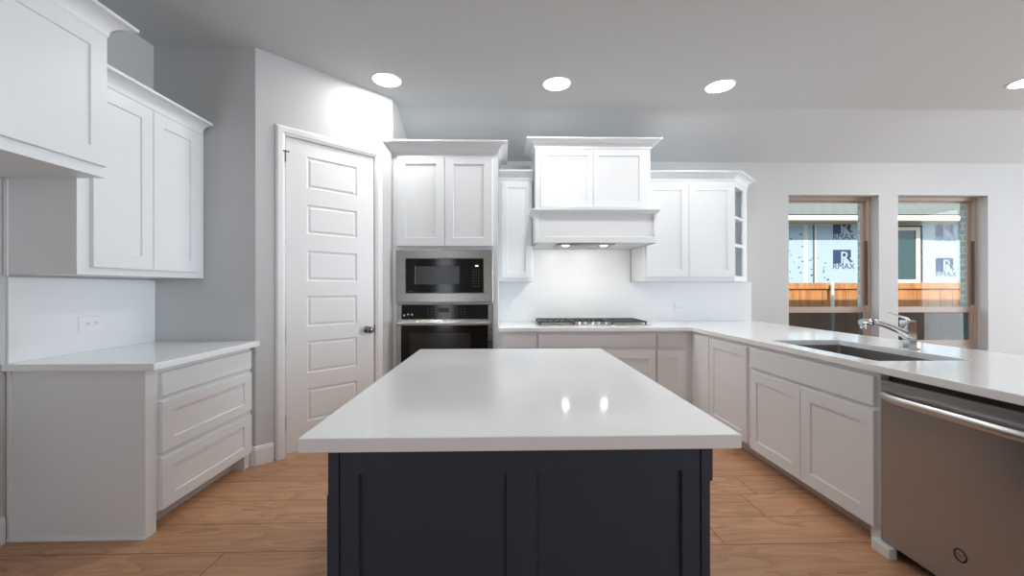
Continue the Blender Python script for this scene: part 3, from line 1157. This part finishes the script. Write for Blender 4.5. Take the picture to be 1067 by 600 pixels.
fs = []
for i in range(4):
    for j in range(4):
        if i == 0 and j < 3:
            continue
        if i == 2 and j == 1:
            continue
        fs.append(bm.faces.new((gvx(i, j), gvx(i + 1, j), gvx(i + 1, j + 1), gvx(i, j + 1))))
r = bmesh.ops.extrude_face_region(bm, geom=fs)
bmesh.ops.translate(bm, verts=[v for v in r['geom'] if isinstance(v, bmesh.types.BMVert)], vec=(0, 0, 0.0375))
bmesh.ops.recalc_face_normals(bm, faces=bm.faces)
bm.normal_update()
ed = [e for e in bm.edges if len(e.link_faces) == 2 and e.calc_face_angle(0) > 0.5]
bmesh.ops.bevel(bm, geom=ed, offset=0.003, segments=2, affect='EDGES', profile=0.5)
tag(obj('peninsula_worktop', bm, M['quartz']), 'L-shaped white quartz worktop along the back wall and peninsula', 'worktop')

# sink
SK = thing('sink', 'undermount stainless steel sink in the peninsula worktop', 'sink', ((SX0 + SX1) / 2, (SY0 + SY1) / 2, 0))
hx, hy = (SX1 - SX0) / 2 + 0.006, (SY1 - SY0) / 2 + 0.006
bm = bmesh.new()


def rrect(hx, hy, r, z, n=6):
    out = []
    for cx, cy, a0 in ((hx - r, hy - r, 0), (-hx + r, hy - r, PI / 2), (-hx + r, -hy + r, PI), (hx - r, -hy + r, 1.5 * PI)):
        for k in range(n + 1):
            a = a0 + k / n * PI / 2
            out.append(bm.verts.new((cx + r * math.cos(a), cy + r * math.sin(a), z)))
    return out


L4 = [rrect(hx + 0.02, hy + 0.02, 0.03, 0.8755), rrect(hx, hy, 0.02, 0.8755), rrect(hx - 0.004, hy - 0.004, 0.02, 0.70), rrect(hx - 0.03, hy - 0.03, 0.03, 0.672), rrect(0.05, 0.05, 0.03, 0.668)]
for A, B in zip(L4, L4[1:]):
    for k in range(len(A)):
        bm.faces.new((A[k], A[(k + 1) % len(A)], B[(k + 1) % len(A)], B[k]))
bm.faces.new(L4[-1])
bowl = obj('bowl', bm, M['sinksteel'], SK, smooth=True)
md = bowl.modifiers.new('thick', 'SOLIDIFY')
md.thickness = 0.0015
md.offset = 0
bm = bmesh.new()
lathe(bm, [(0.001, 0.6705), (0.042, 0.6705), (0.044, 0.674), (0.03, 0.6725), (0.001, 0.671)], seg=24)
obj('drain', bm, M['chrome'], SK, smooth=True)

# faucet
FA = thing('faucet', 'chrome single-lever kitchen faucet behind the sink', 'faucet', (2.535, 2.505, 0.914))
bm = bmesh.new()
box(bm, -0.032, 0.032, -0.032, 0.032, 0.0, 0.006, bev=0.002)
# body: square column leaning slightly back to the top
lo = [(-0.027, -0.024), (0.024, -0.024), (0.024, 0.024), (-0.027, 0.024)]
lv = [[bm.verts.new((x * s + dx, y * s, z)) for x, y in lo] for s, dx, z in ((1, 0, 0.005), (0.96, 0.0, 0.06), (1.08, -0.006, 0.11), (1.2, -0.012, 0.172), (1.1, -0.012, 0.180))]
for A, B in zip(lv, lv[1:]):
    for k in range(4):
        bm.faces.new((A[k], A[(k + 1) % 4], B[(k + 1) % 4], B[k]))
bm.faces.new(list(reversed(lv[0])))
bm.faces.new(lv[-1])
bmesh.ops.bevel(bm, geom=[e for e in bm.edges], offset=0.003, segments=2, affect='EDGES')
obj('body', bm, M['chrome'], FA)
bm = bmesh.new()
pts = []
for i in range(12):
    s = i / 11
    pts.append((-0.010 - 0.232 * s, 0.010 * s, 0.078 + 0.088 * math.sin(s * PI * 0.5)))
tube(bm, pts, [0.026 - 0.009 * i / 11 for i in range(12)], 14)
obj('spout', bm, M['chrome'], FA, smooth=True)
bm = bmesh.new()
lathe(bm, [(0.001, -0.232), (0.019, -0.232), (0.021, -0.240), (0.021, -0.300), (0.017, -0.306), (0.001, -0.306)], (0, 0.010, 0.166), axis='X', seg=20)
lathe(bm, [(0.001, 0.125), (0.014, 0.126), (0.016, 0.130), (0.016, 0.155), (0.001, 0.158)], (-0.288, 0.010, 0), seg=18)
obj('spray_head', bm, M['chrome'], FA, smooth=True)
bm = bmesh.new()
lathe(bm, [(0.001, -0.236), (0.0225, -0.236), (0.0225, -0.244), (0.001, -0.244)], (0, 0.010, 0.166), axis='X', seg=20)
obj('collar', bm, M['slot'], FA, smooth=True)
bm = bmesh.new()
tube(bm, [(-0.014, 0, 0.176), (-0.018, 0, 0.190), (-0.062, 0.004, 0.204), (-0.135, 0.010, 0.226)], [0.012, 0.009, 0.006, 0.0045], 10)
obj('lever', bm, M['chrome'], FA, smooth=True)

# ------------------------------------------------------------------ backsplash on the back wall, outlets
bm = bmesh.new()
box(bm, -0.044, 2.898, YB - 0.011, YB - 0.001, 0.9145, 1.366)
box(bm, 0.335, 1.475, YB - 0.011, YB - 0.001, 1.366, 1.742)
tag(obj('tile_backsplash', bm, M['splash']), 'white tile backsplash behind the cooktop along the back wall', 'backsplash')


def outlet(loc, rot, label):
    t = thing('power_outlet', label, 'outlet', loc, rot, 'power outlets on the backsplash')
    bm = bmesh.new()
    box(bm, -0.073, 0.073, -0.006, 0.0, -0.043, 0.043, bev=0.002)
    pl = obj('cover_plate', bm, M['plastic'], t)
    for s in (-1, 1):
        bm = bmesh.new()
        box(bm, s * 0.026 - 0.018, s * 0.026 + 0.018, -0.0085, -0.006, -0.017, 0.017, bev=0.001)
        so = obj('socket', bm, M['plastic'], t)
        bm = bmesh.new()
        box(bm, s * 0.026 - 0.008, s * 0.026 + 0.002, -0.0093, -0.0084, 0.005, 0.0075)
        box(bm, s * 0.026 - 0.008, s * 0.026 + 0.002, -0.0093, -0.0084, -0.0075, -0.005)
        box(bm, s * 0.026 + 0.008, s * 0.026 + 0.013, -0.0093, -0.0084, -0.003, 0.003)
        obj('slots', bm, M['slot'], so)


outlet((XL + 0.0125, 2.584, 1.085), PI / 2, 'white power outlet on the left backsplash')
outlet((2.066, YB - 0.0115, 1.074), 0, 'white power outlet on the back tile right of the cooktop')

# ------------------------------------------------------------------ cooktop
CK = thing('cooktop', 'gas cooktop with black grates and centre front knobs on the back worktop', 'cooktop', (0.925, 4.425, 0.914))
bm = bmesh.new()
box(bm, -0.575, 0.575, -0.285, 0.27, 0.0004, 0.007, bev=0.003)
obj('tray', bm, M['barsteel'], CK)


def grate(cx, w):
    bm = bmesh.new()
    y0, y1 = -0.235, 0.245
    z0, z1 = 0.030, 0.042
    box(bm, cx - w / 2, cx + w / 2, y0, y0 + 0.012, z0, z1)
    box(bm, cx - w / 2, cx + w / 2, y1 - 0.012, y1, z0, z1)
    for k in range(7):
        x = cx - w / 2 + k * (w - 0.012) / 6
        box(bm, x, x + 0.012, y0, y1, z0, z1 + 0.001)
    for sy in (-0.10, 0.115):
        box(bm, cx - w / 2, cx + w / 2, sy, sy + 0.012, z0, z1)
    for sx in (-1, 1):
        for sy in (y0 + 0.006, 0.0, y1 - 0.006):
            xx = cx + sx * (w / 2 - 0.008)
            box(bm, xx - 0.008, xx + 0.008, sy - 0.006, sy + 0.006, 0.0065, z0 + 0.002)
    obj('grate', bm, M['iron'], CK)


grate(-0.371, 0.362)
bm = bmesh.new()     # middle grate is shorter, the knobs sit in front of it
y0, y1, w = -0.10, 0.245, 0.362
for k in range(7):
    x = -w / 2 + k * (w - 0.012) / 6
    box(bm, x, x + 0.012, y0, y1, 0.030, 0.043)
for sy in (y0, 0.07, y1 - 0.012):
    box(bm, -w / 2, w / 2, sy, sy + 0.012, 0.030, 0.042)
for sx in (-1, 1):
    for sy in (y0 + 0.006, y1 - 0.006):
        xx = sx * (w / 2 - 0.008)
        box(bm, xx - 0.008, xx + 0.008, sy - 0.006, sy + 0.006, 0.0065, 0.031)
obj('grate', bm, M['iron'], CK)
grate(0.371, 0.362)
for bx, by, r in ((-0.371, -0.12, 0.045), (-0.371, 0.13, 0.038), (0.0, 0.08, 0.055), (0.371, -0.12, 0.038), (0.371, 0.13, 0.045)):
    bm = bmesh.new()
    lathe(bm, [(r + 0.012, 0.0065), (r + 0.010, 0.012), (r, 0.013), (r, 0.020), (r - 0.006, 0.024), (0.001, 0.024)], (bx, by, 0), seg=24)
    obj('burner', bm, M['nickel'], CK, smooth=True)
for k in range(5):
    bm = bmesh.new()
    lathe(bm, [(0.021, 0.0065), (0.021, 0.010), (0.016, 0.012), (0.0145, 0.032), (0.012, 0.034), (0.001, 0.034)], (-0.142 + k * 0.071, -0.20 + (0.025 if k in (1, 3) else 0), 0), seg=20)
    obj('knob', bm, M['chrome'], CK, smooth=True)

# ------------------------------------------------------------------ recessed ceiling lights
spots = [(-0.984, 3.515, 'leftmost lit round recessed ceiling light beside the pantry wall'),
         (0.469, 3.553, 'lit round recessed ceiling light above the left part of the range hood'),
         (1.910, 3.57, 'lit round recessed ceiling light above the right wall cabinet'),
         (4.53, 3.44, 'lit round recessed ceiling light cut by the right edge of the photo')]
for x, y, lab in spots:
    t = thing('recessed_light', lab, 'ceiling light', (x, y, CZ), 0, 'recessed ceiling lights')
    bm = bmesh.new()
    lathe(bm, [(0.113, -0.0005), (0.128, -0.0005), (0.126, -0.005), (0.115, -0.006), (0.113, -0.004)], seg=36, hoop=True)
    obj('trim_ring', bm, M['plastic'], t, smooth=True)
    bm = bmesh.new()
    lathe(bm, [(0.001, -0.0008), (0.113, -0.0008), (0.113, -0.0035), (0.001, -0.0045)], seg=36)
    obj('lens', bm, M['lens'], t, smooth=True)
    area('recessed_or_fill_lamp', (x, y, CZ - 0.012), (0, 0, -1), 0.18, 0.18, LAMP_W, LAMP_C, 'DISK')
for x, y in ((0.5, 0.9), (1.9, 0.9), (1.9, -2.2), (4.8, 0.5), (4.8, -2.5)):  # fill lamps added out of view, no fixtures modelled
    area('recessed_or_fill_lamp', (x, y, CZ - 0.012), (0, 0, -1), 0.18, 0.18, FILL_LAMP_W, LAMP_C, 'DISK')

# ------------------------------------------------------------------ windows
def window(name, x0, x1, label):
    t = struct_empty(name, ((x0 + x1) / 2, YB + 0.11, 0), 0, label, 'window')
    hw = (x1 - x0) / 2
    z0, z1 = WZ0, WZ1
    zm0, zm1 = 0.997, 1.066
    F = 0.046
    SH = 0.030
    bm = bmesh.new()
    box(bm, -hw, -hw + F, 0, 0.07, z0, z1, bev=0.003)
    box(bm, hw - F, hw, 0, 0.07, z0, z1, bev=0.003)
    box(bm, -hw + F, hw - F, 0, 0.07, z1 - 0.042, z1, bev=0.003)
    box(bm, -hw + F, hw - F, 0, 0.07, z0, z0 + 0.05, bev=0.003)
    fr = obj('frame', bm, M['vinyl'], t)
    BX('track', M['vinyl_d'], (hw - F - 0.0015, hw - F + 0.010, -0.0012, 0.03, zm1 + 0.02, 1.86), t)
    # upper sash (outer), lower sash (inner)
    bm = bmesh.new()
    for a, b, c, d in ((-hw + F, -hw + F + SH, zm0, z1 - 0.042), (hw - F - SH, hw - F, zm0, z1 - 0.042),
                       (-hw + F + SH, hw - F - SH, z1 - 0.062, z1 - 0.042), (-hw + F + SH, hw - F - SH, zm0, zm1 - 0.01)):
        box(bm, a, b, 0.040, 0.062, c, d, bev=0.002)
    us = obj('sash', bm, M['vinyl'], t)
    BX('pane', M['glass'], (-hw + F + SH - 0.002, hw - F - SH + 0.002, 0.050, 0.053, zm1 - 0.012, z1 - 0.060), us)
    bm = bmesh.new()
    for a, b, c, d in ((-hw + F, -hw + F + SH, z0 + 0.05, zm1), (hw - F - SH, hw - F, z0 + 0.05, zm1),
                       (-hw + F + SH, hw - F - SH, zm0, zm1), (-hw + F + SH, hw - F - SH, z0 + 0.05, z0 + 0.11)):
        box(bm, a, b, 0.010, 0.034, c, d, bev=0.002)
    ls = obj('sash', bm, M['vinyl'], t)
    BX('pane', M['glass'], (-hw + F + SH - 0.002, hw - F - SH + 0.002, 0.021, 0.024, z0 + 0.10, zm0 + 0.002), ls)
    BX('insect_screen', M['screen'], (-hw + F, hw - F, 0.064, 0.066, z0 + 0.05, zm0), t)


window('window_1', W1[0], W1[1], 'left tan framed window nearer the cabinets')
window('window_2', W2[0], W2[1], 'right tan framed window with a pale blue reflection')

# ------------------------------------------------------------------ outside: ground, fence, neighbouring house
bm = bmesh.new()
box(bm, -30, 45, 5.04, 60, -0.62, -0.5)
struct('ground', bm, M['lawn'], 'bare ground between the house and the fence', 'ground')

FN = thing('wood_fence', 'orange cedar board fence outside the windows', 'fence', (4, 8, -0.5))
bm = bmesh.new()
x = -1.0
while x < 13.0:
    w = 0.24 + random.uniform(-0.012, 0.012)
    dy = random.uniform(-0.004, 0.004)
    box(bm, x, x + w - 0.008, 0.0 + dy, 0.02 + dy, 0.04, 1.79)
    x += w
obj('boards', bm, M['cedar'], FN)
bm = bmesh.new()
box(bm, -1.0, 13.0, -0.040, 0.0, 1.775, 1.895, bev=0.004)
obj('cap_rail', bm, M['cedar'], FN)
for zz in (0.35, 1.2):
    BX('rail', M['cedar'], (-1.0, 13.0, 0.022, 0.06, zz, zz + 0.09), FN)
PO = thing('fence_post', 'thin pale metal post in front of the fence, seen in left window', 'post', (6.43, 7.88, -0.5))
bm = bmesh.new()
tube(bm, [(0, 0, 0), (0, 0, 1.86)], 0.028, 14)
obj('pole', bm, M['galv'], PO, smooth=True)
bm = bmesh.new()
lathe(bm, [(0.031, 1.845), (0.032, 1.87), (0.022, 1.89), (0.001, 1.897)], seg=14)
obj('cap', bm, M['galv'], PO, smooth=True)

NH = thing('neighbour_house', 'unfinished house in pale blue sheathing beyond the fence', 'house', (10, 12, -0.5))
zb = 0.5
bm = bmesh.new()
box(bm, -8, 9, 0.0, 0.15, 0, 3.17 + zb)
box(bm, -8, -7.85, 0.15, 6, 0, 3.17 + zb)
box(bm, 8.85, 9, 0.15, 6, 0, 3.17 + zb)
obj('wall', bm, M['sheath'], NH)
bm = bmesh.new()
prof = [(-0.72, 3.36 + zb), (4.0, 5.72 + zb), (4.0, 5.62 + zb), (-0.68, 3.28 + zb)]
a = [bm.verts.new((-8.8, y, z)) for y, z in prof]
b = [bm.verts.new((9.8, y, z)) for y, z in prof]
bm.faces.new(a)
bm.faces.new(list(reversed(b)))
for i in range(4):
    j = (i + 1) % 4
    bm.faces.new((a[i], b[i], b[j], a[j]))
obj('roof', bm, M['shingle'], NH)
BX('fascia', M['fascia'], (-8.8, 9.8, -0.70, -0.66, 3.20 + zb, 3.355 + zb), NH)
BX('soffit', M['soffit'], (-8.8, 9.8, -0.66, 0.02, 3.175 + zb, 3.20 + zb), NH)
hw_ = struct_w = None
# house window (right edge at x 12.28)
bm = bmesh.new()
for q in ((0.95, 2.42, 3.00, 3.10), (0.95, 2.42, 1.44, 1.54), (0.95, 1.08, 1.54, 3.00), (2.29, 2.42, 1.54, 3.00)):
    box(bm, q[0], q[1], -0.05, 0.0, q[2] + zb, q[3] + zb)
wf = obj('window', bm, M['cream'], NH)
BX('pane', M['teal'], (1.08, 2.29, -0.025, -0.005, 1.54 + zb, 3.00 + zb), wf)
bm = bmesh.new()
box(bm, 2.42, 2.53, -0.012, 0.0, 1.36 + zb, 3.16 + zb)
box(bm, 0.84, 2.42, -0.012, 0.0, 3.10 + zb, 3.16 + zb)
box(bm, 0.84, 0.95, -0.012, 0.0, 1.36 + zb, 3.10 + zb)
obj('flashing', bm, M['darkframe'], NH)
for xx, w in ((-1.07, 0.12), (-0.74, 0.05), (-3.4, 0.12), (3.9, 0.12), (6.4, 0.12)):
    BX('seam_tape', M['tape'], (xx, xx + w, -0.004, 0.0, 0.2, 3.17 + zb), NH)
BX('seam_tape', M['shingle'], (-0.80, -0.745, -0.005, 0.0, 0.2, 3.17 + zb), NH)


def logo(x, z, w):
    """printed sheathing mark: dark block with a white R, lettering below"""
    h = w * 0.60
    bm = bmesh.new()
    box(bm, x, x + 0.46 * w, -0.003, 0.0, z, z + h)
    box(bm, x + 0.46 * w, x + 0.80 * w, -0.003, 0.0, z + 0.42 * h, z + h)
    for k in range(4):
        box(bm, x + (0.56 + 0.06 * k) * w, x + (0.70 + 0.06 * k) * w, -0.003, 0.0, z + (0.40 - 0.1 * k) * h, z + (0.50 - 0.1 * k) * h)
    lg = obj('wall_mark', bm, M['ink'], NH)
    bm = text_bm('R', w * 0.74)
    bmesh.ops.translate(bm, verts=bm.verts, vec=(x + 0.30 * w, -0.005, z + 0.02 * h))
    obj('letter', bm, M['sheath'], lg)
    bm = text_bm('RMAX', w * 0.36)
    bmesh.ops.translate(bm, verts=bm.verts, vec=(x - 0.02 * w, -0.003, z - 0.40 * h))
    obj('lettering', bm, M['ink'], lg)


for x_, z_ in ((-0.19, 2.02), (-0.19, 2.90), (2.93, 1.78), (2.93, 2.82), (5.8, 1.9), (5.8, 2.85), (-3.2, 2.2)):
    logo(x_, z_ + zb, 0.68)
bm = bmesh.new()
for k in range(150):
    xx, zz = random.uniform(-2.2, 4.6), random.uniform(1.3, 3.0)
    if 0.8 < xx < 2.6 or (-0.3 < xx < 0.6) or (2.8 < xx < 3.6 and 1.5 < zz < 3.2):
        continue
    box(bm, xx, xx + random.uniform(0.02, 0.08), -0.003, 0.0, zz + zb, zz + zb + random.uniform(0.02, 0.05))
obj('print_marks', bm, M['darkframe'], NH)
